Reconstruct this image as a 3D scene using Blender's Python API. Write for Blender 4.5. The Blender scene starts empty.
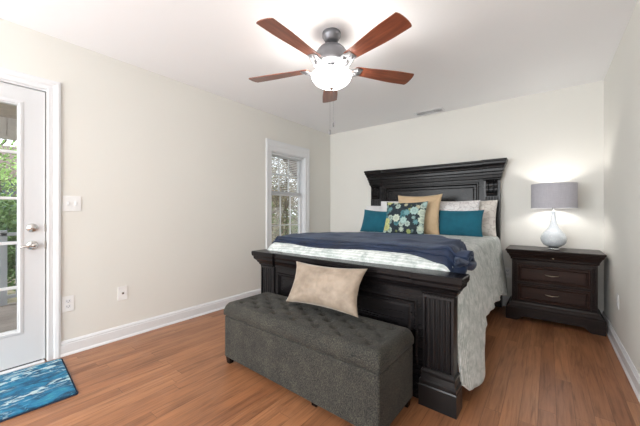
import bpy, bmesh, math, random
from math import sin, cos, pi, radians, exp, sqrt, floor
from mathutils import Vector, Matrix, noise as mn
random.seed(7)
S = bpy.context.scene
C = S.collection

# ------------------------------------------------------------------ camera, world, light, exposure
YAW = 0.6614
cd = bpy.data.cameras.new('camera'); cam = bpy.data.objects.new('camera', cd); C.objects.link(cam)
cam.location = (3.034, -4.191, 1.142)
cam.rotation_euler = (pi/2, 0, YAW)
cd.sensor_width = 36; cd.lens = 293.26/640*36; cd.shift_y = -1.23/640; cd.clip_start = .05; cd.clip_end = 200
S.camera = cam
S.view_settings.view_transform = 'Standard'; S.view_settings.look = 'None'
S.view_settings.gamma = 1; S.view_settings.use_curve_mapping = False
S.view_settings.exposure = 0.22

w = bpy.data.worlds.new('world'); S.world = w; w.use_nodes = True
bg = w.node_tree.nodes['Background']
bg.inputs[0].default_value = (.86, .93, 1, 1); bg.inputs[1].default_value = 3.0

W_ROOM = 3.486
def area(name, loc, rot, sx, sy, power, col=(1, 1, 1), spread=180):
    l = bpy.data.lights.new(name, 'AREA'); l.shape = 'RECTANGLE'; l.size = sx; l.size_y = sy
    l.energy = power; l.color = col; l.spread = radians(spread)
    o = bpy.data.objects.new(name, l); o.location = loc; o.rotation_euler = rot; C.objects.link(o); return o
area('fill_light_rear', (1.35, -6.76, 1.45), (radians(100), 0, 0), 2.3, 1.5, 105, (.93, .97, 1.0))  # added fill light behind the camera, at an assumed window
area('fill_light_left', (.04, -5.9, 1.35), (pi/2, 0, radians(-58)), .9, 1.5, 80, (.93, .97, 1.0))  # added fill from the left to lift the right wall and floor
area('fill_light_right', (W_ROOM-.04, -5.9, 1.35), (pi/2, 0, radians(52)), .9, 1.5, 30, (.95, .98, 1.0))  # added fill from the right, out of view, for the bed side
def point(name, loc, power, rad, col=(1, .93, .84)):
    l = bpy.data.lights.new(name, 'POINT'); l.energy = power; l.shadow_soft_size = rad; l.color = col
    o = bpy.data.objects.new(name, l); o.location = loc; C.objects.link(o); return o
FX, FY = 1.735, -2.38
for k in range(3):
    a = k*2*pi/3+.4
    point('fan_bulb', (FX+.085*cos(a), FY+.085*sin(a), 2.160), 7, .03, (1, .97, .92))
point('lamp_bulb', (3.078, -.235, 1.30), 9.5, .04, (1, .96, .9))

# ------------------------------------------------------------------ helpers
def link(name, bm, m, parent=None, smooth=False, bevel=0, loc=None, rot=None, seg=2):
    me = bpy.data.meshes.new(name)
    bmesh.ops.recalc_face_normals(bm, faces=bm.faces[:])
    bm.to_mesh(me); bm.free()
    if m: me.materials.append(m)
    if smooth:
        me.polygons.foreach_set('use_smooth', [True]*len(me.polygons))
    o = bpy.data.objects.new(name, me); C.objects.link(o)
    if parent: o.parent = parent
    if loc: o.location = loc
    if rot: o.rotation_euler = rot
    if bevel:
        b = o.modifiers.new('bevel', 'BEVEL'); b.width = bevel; b.segments = seg; b.limit_method = 'ANGLE'; b.angle_limit = radians(40)
    return o
def empty(name, loc=(0, 0, 0), rotz=0, parent=None):
    o = bpy.data.objects.new(name, None); o.empty_display_size = .1
    o.location = loc; o.rotation_euler = (0, 0, rotz); C.objects.link(o)
    if parent: o.parent = parent
    return o
def tag(o, label, cat, group=None, kind=None):
    o['label'] = label; o['category'] = cat
    if group: o['group'] = group
    if kind: o['kind'] = kind
    return o
def struct(o, label=None, cat=None):
    o['kind'] = 'structure'
    if label: o['label'] = label; o['category'] = cat
    return o
def BM(): return bmesh.new()
def bx(bm, x0, x1, y0, y1, z0, z1):
    v = [bm.verts.new(p) for p in ((x0,y0,z0),(x1,y0,z0),(x1,y1,z0),(x0,y1,z0),(x0,y0,z1),(x1,y0,z1),(x1,y1,z1),(x0,y1,z1))]
    for f in ((0,3,2,1),(4,5,6,7),(0,1,5,4),(1,2,6,5),(2,3,7,6),(3,0,4,7)): bm.faces.new([v[i] for i in f])
    return bm
def box(*a): return bx(BM(), *a)
def loops(bm, rings, cap=True, closed=True):
    vs = [[bm.verts.new(p) for p in r] for r in rings]
    n = len(vs[0])
    for a, b in zip(vs, vs[1:]):
        for i in range(n if closed else n-1):
            j = (i+1) % n
            bm.faces.new((a[i], a[j], b[j], b[i]))
    if cap:
        bm.faces.new(vs[0][::-1]); bm.faces.new(vs[-1])
    return bm
def lathe(bm, prof, n=32, c=(0, 0), cap=True):
    return loops(bm, [[(c[0]+r*cos(2*pi*i/n), c[1]+r*sin(2*pi*i/n), z) for i in range(n)] for r, z in prof], cap)
def stack(bm, x0, x1, y0, y1, prof, back=True):
    """mitred moulding: rectangle grown by `out` at height z; the back side stays flat unless back=False"""
    rings = []
    for z, o in prof:
        yb = y1 if back else y1+o
        rings.append([(x0-o, y0-o, z), (x1+o, y0-o, z), (x1+o, yb, z), (x0-o, yb, z)])
    return loops(bm, rings)
def rects(bm, x0, x1, z0, z1, prof):
    """nested rectangles in the xz plane: (inset, y)"""
    rings = [[(x0+i, y, z0+i), (x1-i, y, z0+i), (x1-i, y, z1-i), (x0+i, y, z1-i)] for i, y in prof]
    return loops(bm, rings)
def tube(bm, pts, r, n=8, cap=True):
    pts = [Vector(p) for p in pts]; rings = []
    up = Vector((0, 0, 1))
    for i, p in enumerate(pts):
        d = (pts[min(i+1, len(pts)-1)]-pts[max(i-1, 0)]).normalized()
        a = d.cross(up)
        if a.length < .05: a = d.cross(Vector((1, 0, 0)))
        a.normalize(); b = d.cross(a).normalized()
        rr = r[i] if isinstance(r, (list, tuple)) else r
        rings.append([p+a*rr*cos(2*pi*k/n)+b*rr*sin(2*pi*k/n) for k in range(n)])
    return loops(bm, rings, cap)
def grid(bm, f, nu, nv, closed=False):
    g = [[bm.verts.new(f(i/nu, j/nv)) for j in range(nv+1)] for i in range(nu+1)]
    for i in range(nu):
        for j in range(nv):
            bm.faces.new((g[i][j], g[i+1][j], g[i+1][j+1], g[i][j+1]))
    return g
def sm(t): t = max(0, min(1, t)); return t*t*(3-2*t)
def lerp(tab, x):
    if x <= tab[0][0]: return tab[0][1]
    for (a, va), (b, vb) in zip(tab, tab[1:]):
        if x <= b: return va+(vb-va)*sm((x-a)/(b-a))
    return tab[-1][1]

# ------------------------------------------------------------------ materials
class N:
    def __init__(s, name):
        s.m = bpy.data.materials.new(name); s.m.use_nodes = True; s.t = s.m.node_tree
        s.p = s.t.nodes['Principled BSDF']; s.out = s.t.nodes['Material Output']
        s._co = None
    def n(s, typ, ins=None, **kw):
        x = s.t.nodes.new(typ)
        for k, v in kw.items(): setattr(x, k, v)
        for k, v in (ins or {}).items(): s.set(x.inputs[k], v)
        return x
    def set(s, inp, v):
        if isinstance(v, bpy.types.NodeSocket): s.t.links.new(v, inp)
        elif isinstance(v, bpy.types.Node): s.t.links.new(v.outputs[0], inp)
        else: inp.default_value = v
    def co(s):
        if not s._co: s._co = s.n('ShaderNodeTexCoord').outputs['Object']
        return s._co
    def map(s, scale=(1, 1, 1), rot=(0, 0, 0), loc=(0, 0, 0), src=None):
        return s.n('ShaderNodeMapping', {'Vector': src or s.co(), 'Scale': scale, 'Rotation': rot, 'Location': loc}).outputs[0]
    def noise(s, scale, detail=3, vec=None, rough=.5, dist=0):
        return s.n('ShaderNodeTexNoise', {'Vector': vec or s.co(), 'Scale': scale, 'Detail': detail, 'Roughness': rough, 'Distortion': dist}).outputs[0]
    def ramp(s, fac, stops, interp='LINEAR'):
        r = s.n('ShaderNodeValToRGB', {'Fac': fac}); e = r.color_ramp; e.interpolation = interp
        while len(e.elements) < len(stops): e.elements.new(.5)
        for q, (p, c) in zip(e.elements, stops): q.position = p; q.color = (*c, 1) if len(c) == 3 else c
        return r.outputs[0]
    def math(s, op, a, b=0.0, c=None):
        x = s.n('ShaderNodeMath', operation=op); s.set(x.inputs[0], a); s.set(x.inputs[1], b)
        if c is not None: s.set(x.inputs[2], c)
        return x.outputs[0]
    def mix(s, fac, a, b, mode='MIX'):
        x = s.n('ShaderNodeMix', data_type='RGBA', blend_type=mode)
        s.set(x.inputs[0], fac)
        for i, v in ((6, a), (7, b)): s.set(x.inputs[i], (*v, 1) if isinstance(v, tuple) and len(v) == 3 else v)
        return x.outputs[2]
    def bump(s, h, strength=.3, dist=.01):
        b = s.n('ShaderNodeBump', {'Height': h, 'Strength': strength, 'Distance': dist})
        s.t.links.new(b.outputs[0], s.p.inputs['Normal']); return b
    def base(s, c): s.set(s.p.inputs['Base Color'], (*c, 1) if isinstance(c, tuple) and len(c) == 3 else c); return s
    def rough(s, r): s.set(s.p.inputs['Roughness'], r); return s
    def P(s, **k):
        for a, b in k.items(): s.set(s.p.inputs[a.replace('_', ' ')], b)
        return s
def simple(name, col, rough=.5, metal=0, var=.06, scale=8, **k):
    m = N(name); nz = m.noise(scale, 3)
    lo = tuple(c*(1-var) for c in col); hi = tuple(min(1, c*(1+var)) for c in col)
    m.base(m.ramp(nz, [(.3, lo), (.7, hi)])).rough(rough); m.P(Metallic=metal, **k); return m.m

def paint(name, col, rough=.75, b=.02):
    m = N(name); nz = m.noise(1.3, 2)
    m.base(m.ramp(nz, [(.3, tuple(c*.99 for c in col)), (.7, tuple(min(1, c*1.01) for c in col))])).rough(rough)
    m.bump(m.noise(220, 2), b, .002); return m.m
M_wall = paint('wall_paint', (.755, .742, .695))
M_ceil = paint('ceiling_paint', (.93, .93, .94), .85)
M_trim = paint('white_trim_paint', (.76, .77, .785), .35, .005)
M_door = paint('white_door_paint', (.66, .665, .675), .4, .005)
M_plastic = simple('white_plastic', (.83, .83, .82), .35, var=.01)
M_ventback = simple('vent_duct_grey', (.22, .22, .23), .7)
M_slot = simple('dark_slot', (.05, .05, .05), .6)

def floor_mat():
    m = N('hardwood_planks')
    sx = m.n('ShaderNodeSeparateXYZ', {'Vector': m.co()})
    W_, L_ = .083, 1.15
    row = m.math('FLOOR', m.math('DIVIDE', sx.outputs[0], W_))
    rnd = m.n('ShaderNodeTexWhiteNoise', {'W': row}, noise_dimensions='1D').outputs[0]
    yy = m.math('ADD', m.math('DIVIDE', sx.outputs[1], L_), m.math('MULTIPLY', rnd, 7.3))
    col = m.math('FLOOR', yy)
    cell = m.n('ShaderNodeCombineXYZ', {'X': row, 'Y': col})
    wn = m.n('ShaderNodeTexWhiteNoise', {'Vector': cell.outputs[0]}, noise_dimensions='3D')
    # grain, shifted per plank
    off = m.n('ShaderNodeVectorMath', {0: wn.outputs['Color'], 1: (9, 9, 9)}, operation='MULTIPLY')
    pos = m.n('ShaderNodeVectorMath', {0: m.co(), 1: off.outputs[0]}, operation='ADD').outputs[0]
    g1 = m.noise(1, 6, m.map((26, 1.6, 1), src=pos), .6, 1.2)
    g2 = m.noise(1, 4, m.map((120, 5, 1), src=pos), .6, .3)
    blot = m.noise(1, 3, m.map((6, 2.2, 1), src=pos), .55, .5)
    base = m.ramp(wn.outputs[0], [(0, (.275, .114, .052)), (.35, (.318, .136, .062)), (.7, (.352, .155, .071)), (1, (.395, .181, .086))])
    c = m.mix(.85, base, m.ramp(g1, [(.3, (.52, .47, .43)), (.5, (1, 1, 1)), (.72, (1.15, 1.12, 1.05))]), 'MULTIPLY')
    c = m.mix(.6, c, m.ramp(g2, [(.35, (.78, .74, .7)), (.6, (1.05, 1.05, 1.05))]), 'MULTIPLY')
    c = m.mix(.7, c, m.ramp(blot, [(.28, (.66, .64, .66)), (.55, (1, 1, 1)), (.8, (1.14, 1.08, 1.02))]), 'MULTIPLY')
    # seams
    fx = m.math('FRACT', m.math('DIVIDE', sx.outputs[0], W_)); ex = m.math('MINIMUM', fx, m.math('SUBTRACT', 1.0, fx))
    fy = m.math('FRACT', yy); ey = m.math('MULTIPLY', m.math('MINIMUM', fy, m.math('SUBTRACT', 1.0, fy)), L_/W_)
    e = m.math('MINIMUM', ex, ey)
    seam = m.ramp(e, [(0, (.42, .38, .36)), (.022, (1, 1, 1))])
    m.base(m.mix(1, c, seam, 'MULTIPLY'))
    m.rough(m.ramp(g1, [(.3, (.40,)*3), (.7, (.30,)*3)]))
    h = m.math('ADD', m.math('MULTIPLY', m.ramp(e, [(0, (0,)*3), (.05, (1,)*3)]), .6), m.math('MULTIPLY', g2, .15))
    m.bump(h, .25, .003); m.P(Specular_IOR_Level=.5)
    return m.m
M_floor = floor_mat()

def wood_dark(name, a, b, rough=.32, axis=0, spec=.22):
    m = N(name); sc = [3, 3, 3]; sc = [40, 40, 40]; sc[axis] = 2.5
    g = m.noise(1, 5, m.map(tuple(sc)), .6, .8)
    m.base(m.ramp(g, [(.3, a), (.7, b)])).rough(rough+.03)
    m.P(Specular_IOR_Level=spec); return m.m
M_bed = wood_dark('black_brown_wood', (.005, .0046, .005), (.010, .0085, .009), .24)
M_bedv = wood_dark('black_brown_wood_upright', (.007, .006, .0065), (.010, .009, .0095), .28, 2, .4)
M_night = wood_dark('espresso_wood', (.012, .008, .0075), (.025, .015, .013), .28)
M_drawer = wood_dark('espresso_drawer_wood', (.020, .010, .008), (.045, .021, .016), .28)
M_pewter = simple('pewter_metal', (.20, .20, .215), .38, .75)
M_nickel = simple('satin_nickel', (.62, .60, .57), .25, 1)
M_arm = simple('brushed_arm_metal', (.42, .42, .44), .35, .8)
M_brass = simple('aged_bronze_pull', (.42, .36, .28), .3, 1)
def blade_mat():
    m = N('cherry_blade_wood')
    g = m.noise(1, 5, m.map((3, 34, 10)), .6, .6)
    m.base(m.ramp(g, [(.3, (.135, .036, .018)), (.55, (.25, .070, .032)), (.75, (.34, .105, .048))])).rough(.3).P(Coat_Weight=.35, Coat_Roughness=.25)
    return m.m
M_blade = blade_mat()

def cloth(name, col, col2=None, rough=.9, weave=600, bumps=.15, sheen=.3, nscale=7, tint=(1, 1, 1), lo=.35, hi=.65):
    m = N(name); c2 = col2 or tuple(c*.85 for c in col)
    nz = m.noise(nscale, 4, None, .6)
    m.base(m.ramp(nz, [(lo, c2), (hi, col)])).rough(rough)
    m.bump(m.noise(weave, 2), bumps, .002)
    m.P(Sheen_Weight=sheen, Sheen_Roughness=.4, Sheen_Tint=(*tint, 1)); return m.m
M_teal = cloth('teal_velvet', (.006, .115, .170), (.004, .085, .130), sheen=.3, tint=(.3, .8, 1))
M_tan = cloth('tan_velvet', (.60, .445, .28), (.52, .375, .23), sheen=.3, tint=(1, .9, .75))
M_beigevelvet = cloth('champagne_velvet', (.34, .27, .205), (.22, .17, .125), rough=.6, sheen=.6, nscale=9, tint=(1, .93, .85))
M_navy = cloth('navy_velvet', (.013, .026, .064), (.003, .008, .022), rough=.6, sheen=.10, nscale=6, tint=(.5, .66, 1))
M_white = cloth('white_cotton', (.80, .79, .79), (.77, .76, .76), sheen=.1)
M_mattress = cloth('mattress_ticking', (.7, .7, .7))

def sham_mat(name, ground, figure, scale):
    m = N(name)
    v = m.n('ShaderNodeTexVoronoi', {'Vector': m.map((scale, scale, scale)), 'Scale': 1.0}, feature='DISTANCE_TO_EDGE').outputs[0]
    n2 = m.noise(scale*1.3, 4, None, .6, 1.5)
    f = m.math('MULTIPLY', m.ramp(v, [(.05, (1,)*3), (.16, (0,)*3)]), m.ramp(n2, [(.42, (0,)*3), (.58, (1,)*3)]))
    m.base(m.mix(f, ground, figure)).rough(.9); m.bump(m.noise(400, 2), .1, .002); return m.m
M_sham1 = sham_mat('patterned_white_sham', (.78, .76, .75), (.52, .49, .50), 22)
M_sham2 = sham_mat('patterned_ivory_sham', (.70, .66, .61), (.52, .47, .43), 16)

def coverlet_mat():
    m = N('quilted_seafoam_coverlet')
    sx = m.n('ShaderNodeSeparateXYZ', {'Vector': m.co()})
    n1 = m.noise(6, 4, None, .65, 1.8); n2 = m.noise(26, 3, None, .6, .8)
    f = m.math('ADD', m.math('MULTIPLY', n1, .6), m.math('MULTIPLY', n2, .4))
    c = m.ramp(f, [(.38, (.38, .43, .42)), (.48, (.55, .585, .575)), (.58, (.72, .735, .73))])
    # stitched channels run across the bed
    wv = m.math('SINE', m.math('MULTIPLY', m.math('ADD', sx.outputs[1], m.math('MULTIPLY', n2, .006)), 2*pi/.017))
    wz = m.math('SINE', m.math('MULTIPLY', sx.outputs[2], 2*pi/.017))
    h = m.math('ADD', m.math('MULTIPLY', wv, .5), m.math('MULTIPLY', n2, 1.2))
    c = m.mix(.5, c, m.ramp(wv, [(.0, (.55, .6, .55)), (.5, (1, 1, 1))]), 'MULTIPLY')
    m.base(c).rough(.85); m.bump(h, .5, .004); m.P(Sheen_Weight=.2); return m.m
M_cover = coverlet_mat()
M_binding = cloth('coverlet_binding', (.80, .81, .80))

def tweed():
    m = N('charcoal_tweed')
    n1 = m.noise(1, 3, m.map((420, 420, 160)), .75); n2 = m.noise(1, 3, m.map((160, 160, 420)), .75); n3 = m.noise(9, 3)
    f = m.math('ADD', m.math('MULTIPLY', n1, .46), m.math('ADD', m.math('MULTIPLY', n2, .46), m.math('MULTIPLY', n3, .08)))
    m.base(m.ramp(f, [(.42, (.007, .007, .0075)), (.5, (.029, .0285, .026)), (.58, (.105, .096, .073))])).rough(.85)
    m.bump(f, .35, .002); m.P(Sheen_Weight=.05, Specular_IOR_Level=.2); return m.m
M_tweed = tweed()

def floral():
    m = N('floral_print')
    mp = m.map((1, 0, 1))
    def layer(scale, off, petals, rin):
        v2 = m.n('ShaderNodeMapping', {'Vector': mp, 'Scale': (scale,)*3, 'Location': (off, 0, off*.7)}).outputs[0]
        vo = m.n('ShaderNodeTexVoronoi', {'Vector': v2, 'Scale': 1.0, 'Randomness': .55}, feature='F1')
        d = m.n('ShaderNodeVectorMath', {0: v2, 1: vo.outputs['Position']}, operation='SUBTRACT').outputs[0]
        s = m.n('ShaderNodeSeparateXYZ', {'Vector': d})
        ang = m.math('ARCTAN2', s.outputs[2], s.outputs[0])
        pet = m.math('ABSOLUTE', m.math('SINE', m.math('MULTIPLY', ang, petals/2)))
        r = m.n('ShaderNodeVectorMath', {0: d}, operation='LENGTH').outputs['Value']
        lim = m.math('ADD', m.math('MULTIPLY', pet, .09), rin)
        mask = m.math('LESS_THAN', r, lim)
        rr = m.math('DIVIDE', r, lim)
        return mask, rr, pet, vo.outputs['Color']
    c = m.ramp(m.noise(40, 3), [(.4, (.012, .022, .030)), (.6, (.022, .036, .046))])
    m1, r1, p1, col1 = layer(13, .3, 7, .40)
    h1 = m.n('ShaderNodeSeparateColor', {'Color': col1}).outputs[0]
    pal1 = m.ramp(h1, [(0, (.22, .33, .31)), (.3, (.40, .50, .44)), (.55, (.06, .19, .22)), (.75, (.30, .36, .13)), (.9, (.45, .44, .30))], 'CONSTANT')
    sh1 = m.ramp(r1, [(0, (.5, .45, .3)), (.3, (.6, .6, .6)), (.8, (1.1, 1.1, 1.1)), (1, (.7, .7, .7))])
    c = m.mix(m1, c, m.mix(1, pal1, sh1, 'MULTIPLY'))
    m2, r2, p2, col2 = layer(8.5, 2.1, 8, .38)
    g2 = m.n('ShaderNodeSeparateColor', {'Color': col2}); h2 = g2.outputs[0]
    pal2 = m.ramp(h2, [(0, (.50, .56, .47)), (.3, (.38, .52, .50)), (.5, (.50, .50, .22)), (.7, (.56, .60, .50)), (.85, (.14, .30, .33))], 'CONSTANT')
    sh2 = m.ramp(r2, [(0, (.35, .30, .12)), (.16, (.5, .42, .2)), (.2, (1, 1, 1)), (.55, (.72, .76, .74)), (.6, (1.15, 1.15, 1.1)), (.93, (.85, .9, .9)), (1, (.3, .35, .38))])
    f2 = m.math('MULTIPLY', m2, m.math('GREATER_THAN', g2.outputs[1], .10))
    c = m.mix(f2, c, m.mix(1, pal2, sh2, 'MULTIPLY'))
    m.base(c).rough(.85); m.bump(m.noise(500, 2), .12, .002); return m.m
M_floral = floral()

def rug_mat():
    m = N('painterly_blue_rug')
    a = m.noise(1, 5, m.map((10, 7, 1), (0, 0, .35)), .65, 1.2)
    b = m.noise(1, 5, m.map((30, 13, 1), (0, 0, .35), (3, 1, 0)), .6, .6)
    b3 = m.noise(1, 3, m.map((7, 3, 1), (0, 0, .2), (7, 5, 0)), .5, .5)
    base = m.ramp(a, [(.32, (.006, .030, .060)), (.44, (.006, .075, .15)), (.55, (.008, .14, .27)), (.70, (.03, .22, .28))])
    st = m.math('MULTIPLY', m.ramp(b, [(.50, (0,)*3), (.55, (1,)*3)]), m.ramp(b3, [(.42, (0,)*3), (.56, (1,)*3)]))
    c = m.mix(m.math('MULTIPLY', st, .8), base, (.50, .62, .62))
    st2 = m.ramp(m.noise(1, 4, m.map((60, 22, 1), (0, 0, .3), (9, 2, 4)), .6, 1.0), [(.60, (0,)*3), (.65, (1,)*3)])
    c = m.mix(m.math('MULTIPLY', st2, .5), c, (.10, .36, .50))
    m.base(c).rough(.9); m.bump(m.noise(300, 2), .3, .004); return m.m
M_rug = rug_mat()
M_rugedge = simple('rug_binding', (.006, .02, .045), .9)

def glass_mat():
    m = N('window_glass'); t = m.n('ShaderNodeBsdfTransparent'); g = m.n('ShaderNodeBsdfGlossy', {'Roughness': .02})
    f = m.n('ShaderNodeFresnel', {'IOR': 1.45})
    x = m.n('ShaderNodeMixShader'); m.set(x.inputs[0], m.math('MULTIPLY', f.outputs[0], .6)); m.set(x.inputs[1], t); m.set(x.inputs[2], g)
    m.t.links.new(x.outputs[0], m.out.inputs[0]); return m.m
M_glass = glass_mat()

def emis(name, col, s):
    m = N(name); m.base(col).rough(.3); m.P(Emission_Color=(*col, 1), Emission_Strength=s); return m.m
M_bowl = emis('frosted_glass_bowl', (1, .97, .93), 9)
M_bulb = emis('glowing_bulb', (1, .93, .82), 5)
def shade_mat():
    m = N('grey_linen_shade')
    n1 = m.noise(1, 2, m.map((20, 20, 500)), .6); n2 = m.noise(1, 2, m.map((400, 400, 12)), .6)
    f = m.math('MULTIPLY', m.math('ADD', n1, n2), .5)
    m.base(m.ramp(f, [(.4, (.50, .49, .53)), (.6, (.60, .59, .63))])).rough(.85)
    tr = m.n('ShaderNodeBsdfTranslucent', {'Color': (.4, .38, .42, 1)})
    x = m.n('ShaderNodeMixShader', {0: .18}); m.set(x.inputs[1], m.p.outputs[0]); m.set(x.inputs[2], tr.outputs[0])
    m.t.links.new(x.outputs[0], m.out.inputs[0]); return m.m
M_shade = shade_mat()
def mercury():
    m = N('pale_mercury_glass')
    v = m.n('ShaderNodeTexVoronoi', {'Vector': m.co(), 'Scale': 60.0}, feature='F1').outputs[0]
    m.base(m.ramp(v, [(.1, (.84, .87, .89)), (.5, (.68, .73, .77))])).rough(.15)
    m.P(Metallic=.0, Coat_Weight=.6); m.bump(v, .15, .002); return m.m
M_mercury = mercury()
M_acrylic = N('clear_acrylic').base((.9, .93, .95)).rough(.05).P(Transmission_Weight=.85, IOR=1.45).m

# exterior materials
M_deck = simple('weathered_deck_boards', (.27, .23, .20), .8, var=.2, scale=3)
M_porch = simple('porch_siding', (.60, .56, .52), .8, var=.08)
M_porchceil = simple('porch_ceiling_board', (.52, .45, .39), .8, var=.12)
M_rail = simple('grey_rail_metal', (.36, .38, .40), .5)
M_ground = simple('lawn_and_leaf_litter', (.20, .17, .10), .95, var=.5, scale=2.5)
M_bark = simple('bark', (.16, .125, .10), .9, var=.3, scale=15)
M_house = simple('blue_grey_siding', (.10, .13, .18), .8)
M_housew = simple('pale_siding', (.62, .60, .57), .8)
M_roof = simple('brown_roof_shingles', (.15, .11, .09), .85, var=.2, scale=30)
M_eave = simple('brown_eave_boards', (.12, .085, .062), .8, var=.15, scale=12)
def leafmat(name, a, b):
    m = N(name); inf = m.noise(3.0, 3)
    m.base(m.ramp(inf, [(.35, a), (.65, b)])).rough(.6); m.P(Subsurface_Weight=.0); return m.m
M_leaf = leafmat('green_leaves', (.14, .28, .05), (.42, .58, .20))
M_leafd = leafmat('deep_green_leaves', (.05, .12, .03), (.20, .32, .10))
M_leafb = leafmat('dry_brown_leaves', (.17, .12, .07), (.46, .40, .26))

# ------------------------------------------------------------------ room shell
W, H, D = 3.486, 2.5, -6.8
T = .14
DY0, DY1, DZ = -4.63, -3.703, 2.075           # door opening
WY0, WY1, WZ0, WZ1 = -1.40, -.68, .42, 1.99   # window opening
struct(link('floor', box(-T, W+T, D-T, T, -.12, 0), M_floor), 'warm brown narrow-plank hardwood floor', 'floor')
struct(link('ceiling', box(-T, W+T, D-T, T, H, H+.12), M_ceil), 'smooth white ceiling', 'ceiling')
bm = BM()
bx(bm, -T, 0, D-T, DY0, 0, H); bx(bm, -T, 0, DY0, DY1, DZ, H); bx(bm, -T, 0, DY1, WY0, 0, H)
bx(bm, -T, 0, WY0, WY1, 0, WZ0); bx(bm, -T, 0, WY0, WY1, WZ1, H); bx(bm, -T, 0, WY1, T, 0, H)
struct(link('wall_left', bm, M_wall), 'pale cream wall with the door and the window', 'wall')
struct(link('wall_back', box(0, W, 0, T, 0, H), M_wall), 'pale cream wall behind the headboard', 'wall')
struct(link('wall_right', box(W, W+T, D-T, T, 0, H), M_wall), 'pale wall at the right beside the nightstand', 'wall')
def framex_(y0, y1, z0, z1):
    return loops(BM(), [[(x, y0+i, z0+i), (x, y1-i, z0+i), (x, y1-i, z1-i), (x, y0+i, z1-i)] for i, x in [(0, .001), (0, .02), (.05, .02), (.05, .001)]], cap=False)
bm = BM()
bx(bm, 0, .2, D-T, D, 0, H); bx(bm, 2.5, W, D-T, D, 0, H); bx(bm, .2, 2.5, D-T, D, 0, .7); bx(bm, .2, 2.5, D-T, D, 2.2, H)
r3 = struct(link('added_frame_3', framex_(-6.40, -5.40, .60, 2.10), M_trim))  # unseen frame on the solid left wall, added to go with the fill
r4 = struct(link('added_frame_4', framex_(-6.40, -5.40, .60, 2.10), M_trim)); r4.scale = (-1, 1, 1); r4.location = (W, 0, 0)  # unseen mirrored frame on the solid right wall, added for its fill
struct(link('wall_rear', bm, M_wall), 'wall behind the viewer with a wide opening added for the fill light', 'wall')
r2 = struct(link('added_frame_2', rects(BM(), .2, 2.5, .7, 2.2, [(0, D-.1), (0, D), (.07, D), (.07, D-.1)]), M_trim))  # made-up window frame round the rear fill light, out of view
bm = box(.27, 2.43, D-.06, D-.03, 1.43, 1.48); bx(bm, 1.33, 1.38, D-.06, D-.03, .77, 2.13)
link('sash', bm, M_trim, r2)  # bars across the added rear opening

def baseboard(name, p0, p1, nrm):
    p0 = Vector(p0); p1 = Vector(p1); n_ = Vector(nrm)
    prof = [(0, 0), (.022, 0), (.022, .006), (.018, .016), (.014, .020), (.014, .088), (.010, .092), (.012, .100), (.008, .110), (.004, .118), (0, .118)]
    bm = loops(BM(), [[(*(p+n_*a), z) for a, z in prof] for p in (p0, p1)])
    return struct(link(name, bm, M_trim), 'white moulded baseboard', 'baseboard')
baseboard('baseboard_left', (0, -3.626), (0, 0), (1, 0))
baseboard('baseboard_back', (0, 0), (W, 0), (0, -1))
baseboard('baseboard_right', (W, D), (W, 0), (-1, 0))
baseboard('baseboard_rear', (0, D), (W, D), (0, 1))

# door casing (moulded, mitred)
def casing(y0, y1, z0, z1, wd, bottom=False, top=1.0):
    """nested frame on wall x=0 growing outwards from the opening; profile (outset, x)"""
    prof = [(0, .0), (0, .010), (.006, .014), (wd*.45, .012), (wd*.55, .017), (wd-.014, .020), (wd, .016), (wd, 0)]
    bm = BM(); rings = []
    for o, x in prof:
        zb = z0-o if bottom else z0
        rings.append([(x, y0-o, zb), (x, y0-o, z1+o*top), (x, y1+o, z1+o*top), (x, y1+o, zb)])
    return loops(bm, rings, cap=False, closed=bottom) if bottom else loops(bm, rings, cap=False, closed=False)
struct(link('trim_1', casing(DY0, DY1, 0, DZ, .079), M_trim), 'white moulded casing round the glass door', 'door casing')
bm = BM()   # jamb and threshold
bx(bm, -T, -.060, DY1-.012, DY1, 0, DZ); bx(bm, -T, -.060, DY0, DY0+.012, 0, DZ); bx(bm, -T, -.001, DY0, DY1, DZ-.012, DZ)
struct(link('trim_2', bm, M_trim), 'white door jamb', 'door jamb')
struct(link('trim_3', box(-T, .022, DY0+.012, DY1-.012, 0, .012), M_trim, bevel=.003), 'white door threshold', 'threshold')

# ------------------------------------------------------------------ door
dy0, dy1, dz0, dz1 = DY0+.010, DY1-.008, .022, DZ-.018
gy0, gy1, gz0, gz1 = -4.47, -3.858, .277, 1.92
bm = BM()
x0, x1 = -.055, -.010
bx(bm, x0, x1, gy1, dy1, dz0, dz1); bx(bm, x0, x1, dy0, gy0, dz0, dz1)
bx(bm, x0, x1, gy0, gy1, dz0, gz0); bx(bm, x0, x1, gy0, gy1, gz1, dz1)
door = struct(link('door_1', bm, M_door), 'white exterior door with a divided glass panel', 'door')
def framex(y0, y1, z0, z1, prof):
    return loops(BM(), [[(x, y0+i, z0+i), (x, y1-i, z0+i), (x, y1-i, z1-i), (x, y0+i, z1-i)] for i, x in prof], cap=False)
link('glass_surround', framex(gy0-.033, gy1+.033, gz0-.033, gz1+.033, [(0, -.011), (0, -.0095), (.008, -.006), (.022, -.004), (.03, -.012), (.034, -.03), (.034, -.04)]), M_door, door)
link('glass_pane', box(-.036, -.030, gy0, gy1, gz0, gz1), M_glass, door)
bm = BM()
for z in (.59, .915, 1.24, 1.575): bx(bm, -.042, -.018, gy0, gy1, z-.010, z+.010)
for y in (-4.27, -4.065): bx(bm, -.041, -.019, y-.010, y+.010, gz0, gz1)
link('muntins', bm, M_door, door, bevel=.003)
def latheX(prof, y, z, n=24):   # axis along +x
    return loops(BM(), [[(x, y+r*cos(2*pi*i/n), z+r*sin(2*pi*i/n)) for i in range(n)] for r, x in prof])
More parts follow.
